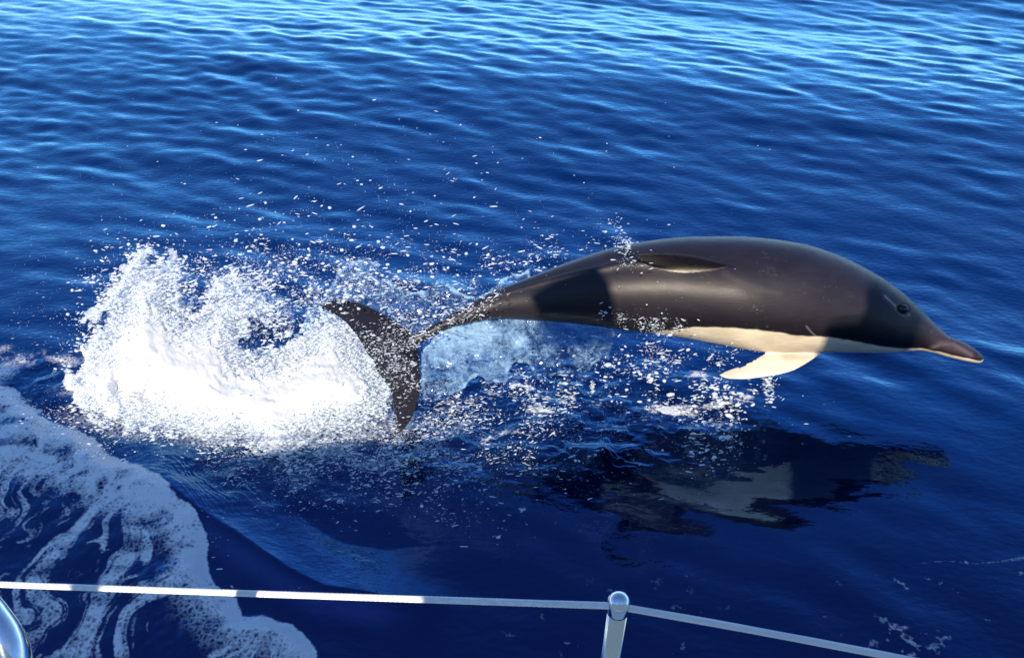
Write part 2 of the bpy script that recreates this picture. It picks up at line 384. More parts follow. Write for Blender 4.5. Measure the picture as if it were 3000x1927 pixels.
def blade(A, B, n, th, nc=14, bow=None):
    """lens-section blade between two edges (px,py,depth): returns world rings for loft"""
    A, B = curve(A, n), curve(B, n); rings = []
    for k in range(n):
        c = (1 - np.cos(np.linspace(0, math.pi, nc))) / 2
        mid = A[k] * (1-c)[:, None] + B[k] * c[:, None]
        pr = np.interp(c, [0, .06, .3, .6, .9, 1], [.12, .5, 1, .8, .3, .1])
        t = th(k / (n-1)) * pr
        ch = np.linalg.norm((A[k]-B[k])[:2]) / F * DD
        t = np.minimum(t, ch * .16 + .0032)
        near = mid.copy(); near[:, 2] -= t; far = mid[::-1].copy(); far[:, 2] += t[::-1]
        if bow is not None:
            near[:, 2] += bow(k/(n-1), c); far[:, 2] += bow(k/(n-1), c[::-1])
        ring = np.concatenate([near, far]); rings.append(W(ring[:, 0], ring[:, 1], ring[:, 2]))
    return loft(rings)

dolphin = bpy.data.objects.new('dolphin', None); C.objects.link(dolphin)
dc = W(2050, 900, DD); dolphin.location = dc
tag(dolphin, 'common dolphin leaping clear of the water beside the boat, dark back and cream belly', 'dolphin')

def build_dolphin():
    parts = []
    xs = np.r_[np.linspace(1104, 2780, 190), np.linspace(2788, 2868, 34), 2871, 2874, 2877, 2879, 2881, 2882.4]
    th = np.linspace(0, 2*math.pi, 128, endpoint=False); rings = []
    for x in xs:
        t, b = float(TOP(x)), float(BOT(x)); yc, a = (t+b)/2, (b-t)/2
        ratio = float(np.interp(x, [1100, 1230, 1400, 1650, 2000, 2400, 2650, 2760, 2800, 2883], [.8, .75, .8, .92, .98, .98, .98, 1.0, 1.15, 1.35]))
        bb = a * ratio / F * DD
        s, c = np.sin(th), np.cos(th)
        py = yc - a * s; dep = DD - bb * np.sign(c) * np.abs(c)**.96
        # keel along the back behind the fin
        kr = (yc - float(RIDGEY(x))) / a; kr = min(max(kr, -1), 1); ang = math.asin(kr)
        k = np.exp(-((th - ang) / .11)**2) * .075 * float(np.interp(x, [1240, 1500, 1880, 2000], [.6, 1, .8, 0]))
        py = py - a * s * k; dep = dep - bb * c * k
        rings.append(W(np.full_like(py, x), py, dep))
    parts.append(loft(rings))
    # flukes
    L = [(938, 895, 3.55), (950, 886, 3.545), (972, 880, 3.53), (1004, 878.5, 3.51), (1046, 886, 3.48), (1090, 902.5, 3.45), (1134, 926, 3.42), (1163, 946, 3.395), (1190, 963, 3.375), (1214, 984, 3.355), (1224, 1012, 3.33),
         (1227, 1054, 3.29), (1232, 1098, 3.25), (1230, 1142, 3.21), (1221, 1186, 3.17), (1203, 1230, 3.13), (1182, 1258, 3.11), (1155, 1277, 3.10)]
    T = [(938, 895, 3.55), (945, 904, 3.545), (958, 913, 3.53), (982, 924, 3.51), (1010, 943, 3.48), (1031, 967, 3.45), (1052, 994, 3.42), (1066, 1020, 3.395), (1080, 1042, 3.375), (1093, 1055, 3.355), (1100, 1080, 3.32),
         (1122, 1112, 3.28), (1142, 1142, 3.24), (1150, 1180, 3.21), (1154, 1215, 3.17), (1155, 1245, 3.13), (1154, 1262, 3.11), (1154, 1276, 3.10)]
    parts.append(blade(L, T, 110, lambda s: .006 + .012*math.sin(math.pi*s)**1.5))
    # flipper
    A = [(2418, 1005, 3.370), (2405, 1034, 3.345), (2388, 1048, 3.330), (2362, 1065, 3.315), (2329, 1083.5, 3.300), (2278, 1098, 3.280), (2236, 1105, 3.270), (2194, 1110, 3.260), (2155, 1111, 3.255), (2124, 1107.5, 3.250), (2107, 1099, 3.250)]
    B = [(2262, 1005, 3.400), (2252, 1028, 3.370), (2241, 1035, 3.355), (2219, 1048, 3.330), (2194, 1061.5, 3.315), (2172, 1071, 3.300), (2152, 1078, 3.285), (2134, 1084, 3.275), (2121, 1089, 3.265), (2112, 1094, 3.255), (2106, 1098, 3.250)]
    parts.append(blade(A, B, 60, lambda s: .016 - .009*s))
    # dorsal fin: its base on the ridge, its blade leaning out towards the boat
    n = 46; base = curve([(2154, 783), (2110, 789), (2060, 796), (2005, 798.5), (1960, 793), (1920, 783), (1890, 772)], n)
    tipc = curve([(2152, 781, 0), (2100, 768, .045), (2040, 754, .085), (1970, 746, .125), (1905, 745, .155), (1868, 748, .168), (1858, 750.5, .17)], n)
    trail = np.array([1888., 768.]); rings = []
    for k in range(n):
        bx, by = base[k]; t, b = float(TOP(bx)), float(BOT(bx)); yc, a = (t+b)/2, (b-t)/2
        sd = DD - a*.98/F*DD*math.sqrt(max(0, 1-((yc-by)/a)**2)) + .02
        ex, ey, out = tipc[k]; q = []
        m = 12; hh = np.linspace(0, 1, m); s = k/(n-1)
        for side in (1, -1):
            for h in (hh if side == 1 else hh[::-1]):
                x = bx + (ex-bx)*h**1.0; y = by + (ey-by)*h**(.8)
                tt = (.020*(1-h)**1.8 + .0055) * min(1, math.sin(math.pi*min(max(s, .02), .98))**.6 + .15) + .006*math.sin(math.pi*s)*(1-h)
                d = sd - out*h
                P = W(x, y, d) + tt * UP * (1.0 if side == 1 else -(.12 + .88*h))
                q.append(P)
        rings.append(q)
    parts.append(loft(rings))
    vv, ff, off = [], [], 0
    for v, f in parts: vv.append(v); ff.append(f + off); off += len(v)
    me = bpy.data.meshes.new('raw'); V = np.concatenate(vv); Fc = np.concatenate(ff)
    o = mesh_obj('body', V, Fc)
    md = o.modifiers.new('r', 'REMESH'); md.mode = 'VOXEL'; md.voxel_size = .0034; md.adaptivity = 0
    sm = o.modifiers.new('s', 'SMOOTH'); sm.factor = .5; sm.iterations = 5
    dg = bpy.context.evaluated_depsgraph_get(); ev = o.evaluated_get(dg); em = ev.to_mesh()
    nv = len(em.vertices); co = np.empty(nv*3, np.float32); em.vertices.foreach_get('co', co); co = co.reshape(-1, 3).astype(float)
    nr = np.empty(nv*3, np.float32); em.vertices.foreach_get('normal', nr); nr = nr.reshape(-1, 3)
    nf = len(em.polygons); lt = np.empty(nf, np.int32); em.polygons.foreach_get('loop_total', lt)
    lv = np.empty(len(em.loops), np.int32); em.loops.foreach_get('vertex_index', lv)
    ev.to_mesh_clear(); bpy.data.objects.remove(o)
    fa = lv.reshape(-1, 4) if (lt == 4).all() else None
    px, py, d = PX(co)
    # mouth groove, eye socket, beak crease
    mouth = pchip([2640, 2690, 2731, 2786, 2840, 2866, 2880], [1016, 1019, 1024, 1037.5, 1049.5, 1053, 1049])
    gl = np.exp(-((py - mouth(px)) / 2.2)**2) * sstep(2650, 2700, px) * (px < 2890) * (d < DD)
    crease = seg_dist(px, py, [(2779, 984), (2786, 993), (2788, 1003), (2765, 1003.5), (2740, 1010)])
    gc = np.exp(-(crease/3.5)**2) * (d < DD)
    ex, ey = 2643, 904
    er = np.hypot((px-ex)/19, (py-ey)/15) ; near = (d < DD)
    sock = np.exp(-(er/1.0)**4) * near
    lid = np.exp(-(seg_dist(px, py, [(2588, 871), (2604, 885), (2620, 901), (2634, 920), (2647, 928), (2658, 924)])/5.5)**2) * near
    co = co - nr * (gl*.0028 + gc*.0012 + sock*.006)[:, None] + nr * (lid*.0045)[:, None]
    # skin colours
    cream = sstep(-2.5, 2.5, py - CREAM(px) + (vn(px*.06, py*.1, d*8, 3)-.5)*3) * sstep(1800, 1960, px)
    cream = np.where((py < TOP(px)) & (py > 0), 0, cream)
    body = np.array([.0155, .0128, .0172]) ; c = np.repeat(body[None], nv, 0)
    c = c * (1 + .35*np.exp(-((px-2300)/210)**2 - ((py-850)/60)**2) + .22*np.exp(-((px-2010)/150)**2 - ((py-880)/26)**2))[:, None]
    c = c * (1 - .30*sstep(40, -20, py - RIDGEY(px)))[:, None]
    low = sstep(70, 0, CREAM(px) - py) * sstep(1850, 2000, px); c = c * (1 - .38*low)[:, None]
    c += np.array([.003, .003, .010]) * sstep(60, -30, py - RIDGEY(px))[:, None]  # bluish sky light along the back, painted into the skin
    sparkle = sstep(.70, .80, fbm(px*.11, py*.16, d*30, 3, 19, .7)) * sstep(.5, .6, fbm(px*.012, py*.02, d*3, 2, 23)); c += sparkle[:, None]*np.array([.030, .026, .026])  # wet sparkle painted in as lighter specks
    c *= (1 + .35*(fbm(px*.02, py*.06, d*6, 4, 29)-.5))[:, None]
    beak = sstep(2690, 2780, px); c = c * (1 + .55*beak)[:, None] + beak[:, None]*np.array([.012, .003, .002])
    cres = np.exp(-(seg_dist(px, py, [(2728, 1022), (2756, 1006), (2790, 1006), (2822, 1024), (2846, 1040)])/7)**2) * near
    c += cres[:, None] * np.array([.10, .085, .08]) * .55
    c = c * (1 - .5*np.exp(-((px-2865)/18)**2 - ((py-1030)/14)**2))[:, None]
    c += lid[:, None] * np.array([.10, .11, .13]) * .6
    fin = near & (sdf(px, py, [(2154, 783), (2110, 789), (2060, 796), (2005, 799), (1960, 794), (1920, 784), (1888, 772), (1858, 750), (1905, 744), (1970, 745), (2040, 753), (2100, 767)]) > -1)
    fin_glint = np.exp(-((px-2005-(790-py)*1.2)/58)**2 - ((py-794)/8)**2) * (.55+.6*vn(px*.12, py*.35, 0*px, 4)) * fin  # glint low on the fin, painted as lighter skin
    c = np.where(fin[:, None], c * .5, c) + fin_glint[:, None] * np.array([.34, .30, .24])
    scr = np.exp(-(seg_dist(px, py, [(2362, 955), (2376, 972), (2392, 986)])/1.6)**2)*near
    sc2 = np.exp(-(np.hypot((px-2260)/10, (py-796)/11)-1)**2*8)*near*.10 + np.exp(-(seg_dist(px, py, [(2120, 800), (2170, 828), (2240, 850), (2285, 860)])/9)**2)*near*.18
    c += (scr*.5 + sc2*.25)[:, None] * np.array([.3, .28, .28])
    cr = np.array([.66, .57, .41]) * (1 + .10*(fbm(px*.012, py*.07, d*5, 3, 8)-.5)*2)[:, None]
    c = c * (1-cream[:, None]) + cr * cream[:, None]
    st = near * sstep(2400, 2470, px) * sstep(2740, 2690, px) * sstep(-4, 5, py - np.interp(px, [2400, 2520, 2600, 2690, 2740], [930, 920, 948, 958, 980])) * (1-cream)  # shade on the lower head painted in as darker skin
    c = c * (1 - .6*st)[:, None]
    flp = (py > BOT(px) - 1) & (px > 2090) & (px < 2430) & (py > 1000)
    pk = np.array([.70, .60, .49]) * (1 - .25*np.exp(-(seg_dist(px, py, [(2300, 1040), (2350, 1046), (2400, 1040)])/12)**2))[:, None]
    c = np.where(flp[:, None], pk, c)
    c = c * (1 - .85*gl)[:, None]; c = c * (1 - .9*np.clip(sock*1.2, 0, 1))[:, None]
    c = c * (1 - .25*gc)[:, None]
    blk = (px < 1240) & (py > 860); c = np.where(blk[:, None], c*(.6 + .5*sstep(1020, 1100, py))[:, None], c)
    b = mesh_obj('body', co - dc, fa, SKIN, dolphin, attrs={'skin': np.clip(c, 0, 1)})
    # eyeball
    n = 20; tt = np.linspace(0, math.pi, n); pp = np.linspace(0, 2*math.pi, 28, endpoint=False)
    t, bt = float(TOP(ex)), float(BOT(ex)); yc, a = (t+bt)/2, (bt-t)/2
    sd = DD - a*.98/F*DD*math.sqrt(1-((yc-ey)/a)**2)
    ce = W(ex + 1, ey, sd + .010); v = []
    r = 15 / F * DD
    nrm = -FW*.86 + UP*.25; u1 = RT; u2 = np.cross(nrm, u1)
    for a_ in tt:
        v.append([ce + 1.15*r*math.sin(a_)*math.cos(p_)*u1 + .9*r*math.sin(a_)*math.sin(p_)*u2 + r*.8*math.cos(a_)*nrm for p_ in pp])
    vq, fq = loft(np.array(v)); mesh_obj('eye', vq - dc, fq, EYE, dolphin)
build_dolphin()
print('dolphin ok')

# ------------------------------------------------------------------ the sailing yacht: only its rail shows
boat = bpy.data.objects.new('sailboat', None); C.objects.link(boat); boat.location = (0, 0, 0)
tag(boat, 'white sailing yacht showing only its wire lifeline and steel stanchion along the bottom edge', 'sailboat')

def build_boat():
    top = W(1813, 1765, .87)
    # stanchion: tube with a rounded head
    low = W(1789, 1927, .955); ax = (low - top) / np.linalg.norm(low - top); foot = top + ax * .62
    st = bpy.data.objects.new('stanchion', None); C.objects.link(st); st.parent = boat
    v, f = loft(tube_rings([top + ax*.012, top + ax*.3, foot], .0100, 32)); mesh_obj('post', v, f, STEEL, st)
    rings = []; ball = .0116
    prof = [(-ball, .0006), (-ball*.97, .0029), (-ball*.87, .0057), (-ball*.7, .0083), (-ball*.5, .0100), (-ball*.25, .01125), (0, ball), (.006, ball), (.012, .0114), (.0150, .0112), (.0158, .0104), (.016, .0100)]
    w1 = np.cross(ax, RT); w1 /= np.linalg.norm(w1); w2 = np.cross(ax, w1)
    for z, r in prof:
        a = np.linspace(0, 2*math.pi, 36, endpoint=False); rings.append(top + ax*z + r*(np.cos(a)[:, None]*w1 + np.sin(a)[:, None]*w2))
    v, f = loft(rings); mesh_obj('ball_cap', v, f, STEEL, st)
    v, f = loft(tube_rings([foot - ax*.02, foot], .022, 24)); mesh_obj('deck_socket', v, f, STEEL, st)
    # wire lifelines: a core and twelve laid strands each
    def wire(pts, rad):
        p = curve(pts, 700); L = np.r_[0, np.cumsum(np.linalg.norm(np.diff(p, axis=0), axis=1))]
        vs_, fs_, off = [], [], 0
        v, f = loft(tube_rings(p[::6], rad*.70, 12)); vs_.append(v); fs_.append(f); off += len(v)
        t = np.gradient(p, axis=0); t /= np.linalg.norm(t, axis=1)[:, None]
        u = np.cross(t, [0, 0, 1.]); u /= np.linalg.norm(u, axis=1)[:, None]; w = np.cross(t, u)
        for k in range(9):
            a = 2*math.pi*(k/9 + L/.046)
            q = p + rad*.80*(np.cos(a)[:, None]*u + np.sin(a)[:, None]*w)
            v, f = loft(tube_rings(q, rad*.27, 6)); vs_.append(v); fs_.append(f + off); off += len(v)
        return np.concatenate(vs_), np.concatenate(fs_)
    v, f = wire([W(-3200, 1655, 1.9), W(-420, 1693, 1.05), W(0, 1711, .995), W(600, 1733, .945), W(1240, 1755, .90), W(1800, 1774, .868)], .0034)
    mesh_obj('lifeline', v, f, WIRE, boat)
    v, f = wire([W(1826, 1778, .868), W(2100, 1826, .862), W(2600, 1920, .85), W(3300, 2060, .83)], .0034)
    mesh_obj('lifeline', v, f, WIRE, boat)
    # bent tube of the stern rail in the corner
    cpts = [(-230, 1700, .56), (-130, 1727, .56), (-75, 1762, .56), (-42, 1795, .56), (-16, 1828, .56), (8, 1862, .56), (26, 1900, .56), (36, 1940, .56), (42, 2000, .56), (40, 2150, .57), (30, 2500, .6)]
    v, f = loft(tube_rings(curve([W(*c) for c in cpts], 60), .0118, 28)); mesh_obj('stern_rail', v, f, STEEL, boat)
    # hull and deck under the rail
    hx = np.linspace(-5, 6, 40); rings = []
    for x in hx:
        w = 1 - .25*((x-.5)/5.5)**2
        ye = .58*w if w > 0 else 0
        sec = [(ye, .80), (ye+.012, .78), (ye-.01, .55), (ye-.06, .25), (ye-.16, -.05), (ye-.4, -.35), (-1.3, -.5), (-2.6, -.3), (-3.0, .2), (-3.1, .8), (-1.3, .86)]
        rings.append([(x, a, b) for a, b in sec])
    v, f = loft(rings); mesh_obj('hull', v, f, GEL, boat, smooth=False)
    # unseen slab added behind the camera; its stepped top edge shapes the shadow
    def xz(px, z, y0=.6, zz=1.5):  # where a sun ray through the wire at column px crosses y=-.35
        P = W(px, np.interp(px, [0, 1240, 1813, 2630], [1711, 1755, 1770, 1925]), np.interp(px, [0, 1800, 2600], [.995, .868, .85]))
        t = (P[1] + .35) / -S[1]; return P + S*t
    def edge(px, dz): q = xz(px, 0); return q[0], q[2] + dz
    def slab(name, pts, y0, y1, mat):
        n = len(pts); v = [(x, y0, z) for x, z in pts] + [(x, y1, z) for x, z in pts]
        f = [tuple(range(n)), tuple(range(2*n-1, n-1, -1))] + [(i, i+n, (i+1) % n + n, (i+1) % n) for i in range(n)]
        mesh_obj(name, v, f, mat, boat, smooth=False)
    pts = [(-4.5, .86), (-4.5, 2.45), (-2.3, 2.45), (-2.2, 2.19), (-1.96, 2.14), (-1.88, 2.06), (-1.5, 2.03)]
    for px, dz in ((-900, -.05), (25, -.03), (30, -.03), (213, -.03), (216, .03), (300, .03), (303, -.04), (600, -.12), (1000, -.14), (1235, -.05), (1243, .05), (1500, .10), (2200, .07), (3200, .06)):
        pts.append(edge(px, dz))
    pts += [(3.5, 2.1), (3.5, .86)]
    slab('boat_shade_blocker', pts, -.37, -.35, BLOCKER)
    # two unseen panels added behind, cut to shape the shade on the dolphin
    def shade_blocker(pp, t):
        c = np.array([W(a, b, DD - .16) for a, b in pp]) + S*t
        v = np.concatenate([c, c + S*.02]); n = len(pp)
        f = [tuple(range(n)), tuple(range(2*n-1, n-1, -1))] + [(i, i+n, (i+1) % n + n, (i+1) % n) for i in range(n)]
        mesh_obj('dolphin_shade_blocker', v, f, BLOCKER, boat, smooth=False)
    shade_blocker([(1572, 1010), (1568, 905), (1540, 860), (1620, 815), (1745, 770), (1785, 825), (1800, 890), (1803, 1010)], 4.2)
    shade_blocker([(2420, 1070), (2422, 955), (2514, 948), (2538, 900), (2543, 850), (2600, 770), (2780, 905), (2712, 950), (2696, 1070)], 4.2)
build_boat()
print('boat ok')

# ------------------------------------------------------------------ the splash
SPL = [(208, 1185), (218, 1095), (245, 1045), (280, 1000), (305, 955), (345, 905), (352, 868), (320, 905), (285, 930), (318, 888), (352, 845), (375, 800), (388, 780), (412, 772), (405, 762), (418, 738), (438, 734), (436, 765), (452, 786),
       (478, 797), (482, 768), (500, 762), (514, 780), (502, 815), (514, 855), (492, 885), (525, 905), (558, 935), (590, 925), (618, 892), (628, 855), (645, 835), (655, 862), (690, 855), (745, 880), (805, 905), (750, 935), (700, 945), (708, 1000), (735, 1052), (790, 1040), (850, 990),
       (900, 975), (945, 940), (985, 922), (1020, 945), (1045, 985), (1078, 1040), (1105, 1070), (1128, 1120), (1140, 1170), (1120, 1205), (1060, 1240), (985, 1250), (900, 1290), (850, 1325), (800, 1345), (735, 1315), (640, 1292),
       (560, 1280), (480, 1272), (400, 1252), (330, 1246), (268, 1228)]
def splash_mid(px, py):
    return np.where(py > 1200, wd(np.maximum(py, 1200)) - .02, 3.52 + (1200 - py) * .00085) 

def build_splash():
    sp = 4.0; xs = np.arange(150, 1250, sp); ys = np.arange(700, 1400, sp); ds = np.arange(-.34, .34, .0085)
    X, Y = np.meshgrid(xs, ys, indexing='ij')
    s2 = sdf(X, Y, SPL); mid = splash_mid(X, Y)
    n2 = fbm(X*.012, Y*.012, 0*X, 4, 100)
    # half thickness of the mass
    T = np.clip(s2, 0, 150) / 150; T = .018 + .20*np.sqrt(T) 
    x3, y3 = X[..., None], Y[..., None]; d3 = ds[None, None, :]
    dm = F / 3.6
    nz = fbm(x3/46, y3/46, d3*dm/46, 5, 200, .72).astype(np.float32)
    rid = 1 - np.abs(fbm(x3/30, y3/42, d3*dm/30, 3, 300)*2 - 1)*3
    fld = np.minimum(s2/42, 1.6)[..., None] - (d3 / T[..., None])**2 * 1.2 + (nz - .5)*(5.6 - 4.9*sstep(34, 92, s2))[..., None] + (.32 - .26*sstep(30, 90, s2))[..., None]*rid - .05
    # a few holes low on the left where dark water shows
    hole = np.exp(-((X-345)/24)**2 - ((Y-1130)/42)**2) + np.exp(-((X-440)/50)**2 - ((Y-1165)/40)**2)*1.1 + .9*np.exp(-((X-760)/60)**2-((Y-1010)/40)**2)
    fld = fld - (hole*1.1)[..., None] 
    fld = fld.astype(np.float32); fld[0] = fld[-1] = -1; fld[:, 0] = fld[:, -1] = -1; fld[..., 0] = fld[..., -1] = -1
    g = openvdb.FloatGrid(background=1.0); g.copyFromArray(-np.clip(fld, -1, 1), tolerance=0.0)
    p, q = g.convertToQuads(isovalue=0.0); p = p.astype(float); q = q.astype(np.int32)
    px = xs[0] + p[:, 0]*sp; py = ys[0] + p[:, 1]*sp; dd = ds[0] + p[:, 2]*.0085
    ii = np.clip(np.rint(p[:, 0]).astype(int), 0, len(xs)-1); jj = np.clip(np.rint(p[:, 1]).astype(int), 0, len(ys)-1)
    P = W(px, py, mid[ii, jj] + dd + (splash_mid(px, py) - mid[ii, jj]))
    thin = np.clip(1.1 - s2[ii, jj]/75, 0, 1) * sstep(1080, 930, py) 
    thin = np.maximum(thin, .85*sstep(980, 880, py)*sstep(85, 30, s2[ii, jj]))
    lowr = sstep(1040, 1110, px + (py-1050)*-.25) ; thin = np.maximum(thin, lowr*.75)
    print('splash faces', len(q))
    o = mesh_obj('white_splash', P, q, FOAM, attrs={'thin': thin})
    tag(o, 'blown white splash of foaming water thrown up behind the dolphin tail', 'splash', kind='stuff')
build_splash()

# icosahedron drops
def ico(sub):
    t = (1 + 5**.5)/2
    v = np.array([(-1, t, 0), (1, t, 0), (-1, -t, 0), (1, -t, 0), (0, -1, t), (0, 1, t), (0, -1, -t), (0, 1, -t), (t, 0, -1), (t, 0, 1), (-t, 0, -1), (-t, 0, 1)], float); v /= np.linalg.norm(v[0])
    f = [(0, 11, 5), (0, 5, 1), (0, 1, 7), (0, 7, 10), (0, 10, 11), (1, 5, 9), (5, 11, 4), (11, 10, 2), (10, 7, 6), (7, 1, 8), (3, 9, 4), (3, 4, 2), (3, 2, 6), (3, 6, 8), (3, 8, 9), (4, 9, 5), (2, 4, 11), (6, 2, 10), (8, 6, 7), (9, 8, 1)]
    for _ in range(sub):
        v = list(map(tuple, v)); c = {}; nf = []
        def mid(a, b):
            k = (min(a, b), max(a, b))
            if k not in c:
                m = (np.array(v[a]) + np.array(v[b])); m /= np.linalg.norm(m); v.append(tuple(m)); c[k] = len(v)-1
            return c[k]
        for a, b, d in f:
            x, y, z = mid(a, b), mid(b, d), mid(d, a); nf += [(a, x, z), (b, y, x), (d, z, y), (x, y, z)]
        f = nf; v = np.array(v)
    return np.asarray(v, float), np.array(f)
ICO0, ICO1 = ico(0), ico(1)
def drops(px, py, d, r, seed):
    """one mesh of drops; r in photo pixels; each a slightly stretched, bent ellipsoid"""
    rng = np.random.default_rng(seed); n = len(px); VV, FF, off = [], [], 0
    for big in (False, True):
        sel = np.where((r > 4.2) == big)[0]
        if not len(sel): continue
        v0, f0 = ICO1 if big else ICO0
        m = len(sel); rr = (r[sel] / F * d[sel])
        st = rng.uniform(1.0, 4.0 if not big else 1.7, m); ang = rng.normal(.10, .3, m)
        ax = np.cos(ang)[:, None]*RT + np.sin(ang)[:, None]*UP; ax2 = -np.sin(ang)[:, None]*RT + np.cos(ang)[:, None]*UP
        jit = 1 + (rng.random((m, len(v0))) - .5) * (.5 if big else .3)
        c = W(px[sel], py[sel], d[sel])
        loc = v0[None]*jit[..., None]
        Vv = c[:, None] + rr[:, None, None]*(loc[..., 0:1]*ax[:, None]*(st*1.0)[:, None, None] + loc[..., 1:2]*ax2[:, None]*(1/np.sqrt(st))[:, None, None] - loc[..., 2:3]*FW*(1/np.sqrt(st))[:, None, None])
        VV.append(Vv.reshape(-1, 3)); FF.append((f0[None] + (np.arange(m)*len(v0))[:, None, None]).reshape(-1, 3) + off); off += m*len(v0)
    return np.concatenate(VV), np.concatenate(FF)

def build_drops():
    rng = np.random.default_rng(77); out = []
    def region(n, cx, cy, sx, sy, r0, r1, dfun, rot=0, clip=None):
        a = rng.normal(0, 1, (n, 2)); x = cx + a[:, 0]*sx*math.cos(rot) - a[:, 1]*sy*math.sin(rot); y = cy + a[:, 0]*sx*math.sin(rot) + a[:, 1]*sy*math.cos(rot)
        # clump them
        keep = fbm(x/60, y/60, 0*x, 3, 7) + rng.normal(0, .09, n) > .47
        if clip is not None: keep &= clip(x, y)
        r0, r1 = r0*.5, r1*.62
        x, y = x[keep], y[keep]; r = r0 + (r1-r0) * rng.random(len(x))**6
        out.append(np.stack([x, y, np.minimum(dfun(x, y, rng), wd(y, .012)), r]))
    beh = lambda x, y, g: 3.62 + g.normal(0, .12, len(x))
    mids = lambda x, y, g: splash_mid(x, y) + g.normal(0, .12, len(x))
    fr = lambda x, y, g: 3.02 + g.normal(0, .05, len(x))
    srf = lambda x, y, g: wd(y, .03) - np.abs(g.normal(0, .12, len(x)))
    region(2300, 880, 830, 170, 90, 1.2, 8, beh)
    region(6000, 900, 860, 200, 80, 1.0, 2.5, beh)
    region(9000, 700, 1060, 330, 150, 1.0, 2.6, mids)
    region(6000, 1050, 1300, 260, 60, 1.0, 2.6, srf)
    region(2600, 820, 900, 120, 60, 1.5, 8, beh)
    region(700, 940, 640, 170, 110, 1.0, 7, beh)
    region(500, 1250, 670, 330, 160, .8, 5, beh)
    region(110, 1300, 420, 420, 80, .8, 4.5, beh, clip=lambda x, y: y > 250)
    region(300, 500, 640, 260, 120, .7, 2.6, beh)
    region(2000, 1330, 830, 190, 60, 1.2, 7, beh, -.2, clip=lambda x, y: y < TOP(x)+10)
    region(500, 1640, 735, 120, 40, 1.0, 6, beh, -.2, clip=lambda x, y: y < TOP(x)+4)
    region(1000, 1130, 870, 160, 60, 1.5, 8, beh)
    region(520, 330, 870, 70, 80, 2, 9, mids, clip=lambda x, y: x > 180)
    region(500, 430, 790, 90, 50, 1, 5, mids)
    region(1500, 660, 850, 80, 50, 2, 8, mids)
    region(2200, 1110, 1040, 55, 90, 1.0, 4.5, lambda x, y, g: 3.12 + (1100-y)*.0007 + g.normal(0, .03, len(x)))   # in front of the flukes
    region(3800, 1178, 1120, 34, 90, 1.0, 4.5, lambda x, y, g: 3.02 - (y-1100)*.0003 + g.normal(0, .02, len(x)))
    region(700, 1330, 935, 90, 22, 1.5, 6, fr, -.45)
    region(5200, 1010, 1300, 210, 60, 1.5, 7, srf, .05)
    region(2600, 760, 1370, 200, 60, 1.2, 5.5, srf, .15)
    region(3600, 1330, 1210, 160, 90, 1.3, 6.5, srf, .0)
    region(3000, 1680, 1180, 230, 95, 1.0, 6.0, srf, .15)
    region(1500, 1300, 1380, 260, 80, 1.0, 5, srf, .1)
    region(150, 1330, 1520, 110, 25, 2, 8, srf, .35)
    region(2300, 1980, 1100, 120, 75, 1.0, 7.5, srf, .25)
    region(1000, 1900, 945, 60, 14, 1.0, 5.5, lambda x, y, g: 3.13 + g.normal(0, .012, len(x)), .12)
    region(250, 1940, 985, 40, 30, 1.5, 8, fr, .3)
    region(350, 1930, 1010, 60, 30, 1.5, 7, fr, .6)
    region(500, 2080, 1270, 70, 60, 1.8, 9, srf, .1)
    region(140, 2130, 1180, 70, 45, 4, 15, srf, .1)
    region(120, 1880, 1120, 120, 50, 4, 13, srf, .1)
    region(420, 1930, 955, 60, 14, 1.2, 5, lambda x, y, g: 3.13 + g.normal(0, .01, len(x)), .05)
    region(160, 1820, 700, 14, 30, 2, 6, lambda x, y, g: 3.2 + 0*x)
    region(90, 1850, 770, 30, 18, 1.5, 5, lambda x, y, g: 3.08 + 0*x)
    region(150, 2255, 1128, 14, 28, 2.5, 8, srf, .2)
    region(120, 2170, 1040, 40, 16, 2, 7, fr)
    region(120, 2150, 860, 180, 60, .8, 2.4, lambda x, y, g: 3.11 + 0*x)
    region(2500, 210, 1310, 200, 60, 1.0, 4.0, srf, .6)
    region(900, 330, 1400, 200, 45, 1.2, 6, srf, .6)
    region(500, 150, 1250, 140, 50, 1.2, 6, srf, .4)
    # jets and fingers of water
    for J, rj in (([(398, 840), (412, 790), (424, 762), (431, 738)], 8), ([(478, 870), (505, 835), (513, 795), (499, 768)], 8), ([(400, 815), (388, 792), (398, 772)], 5), ([(500, 900), (514, 860), (520, 818), (508, 790)], 6),
                  ([(372, 865), (345, 853), (318, 856)], 5), ([(385, 885), (348, 900), (330, 925), (322, 948)], 6), ([(615, 915), (626, 880), (640, 862)], 6), ([(684, 890), (693, 850), (687, 815), (684, 795)], 5), ([(520, 900), (545, 905), (560, 892)], 7),
                  ([(1000, 945), (975, 935), (950, 920)], 4), ([(1010, 950), (1030, 935)], 4), ([(1830, 745), (1842, 722), (1828, 700)], 3.2), ([(1540, 1110), (1552, 1160), (1590, 1190), (1640, 1200)], 4), ([(1735, 1120), (1737, 1150)], 4)):
        q = curve(J, 60) + rng.normal(0, 2.6, (60, 2)); dj = np.minimum(splash_mid(q[:, 0], q[:, 1]), 3.9) if J[0][0] < 1100 else np.full(60, 3.1 if J[0][0] > 1800 else 3.3)
        out.append(np.stack([q[:, 0], q[:, 1], dj + rng.normal(0, .01, 60), (rj if J[0][0] < 1100 and rj > 4.5 else rj*.5)*(.45 + .65*rng.random(60))]))
    gx, gy = rng.uniform(180, 1160, 90000), rng.uniform(720, 1350, 90000); gs = sdf(gx, gy, SPL)
    kp = (gs > 6) & (rng.random(len(gx)) < .62*np.exp(-((gs-45)/42)**2)); gx, gy, gs = gx[kp], gy[kp], gs[kp]
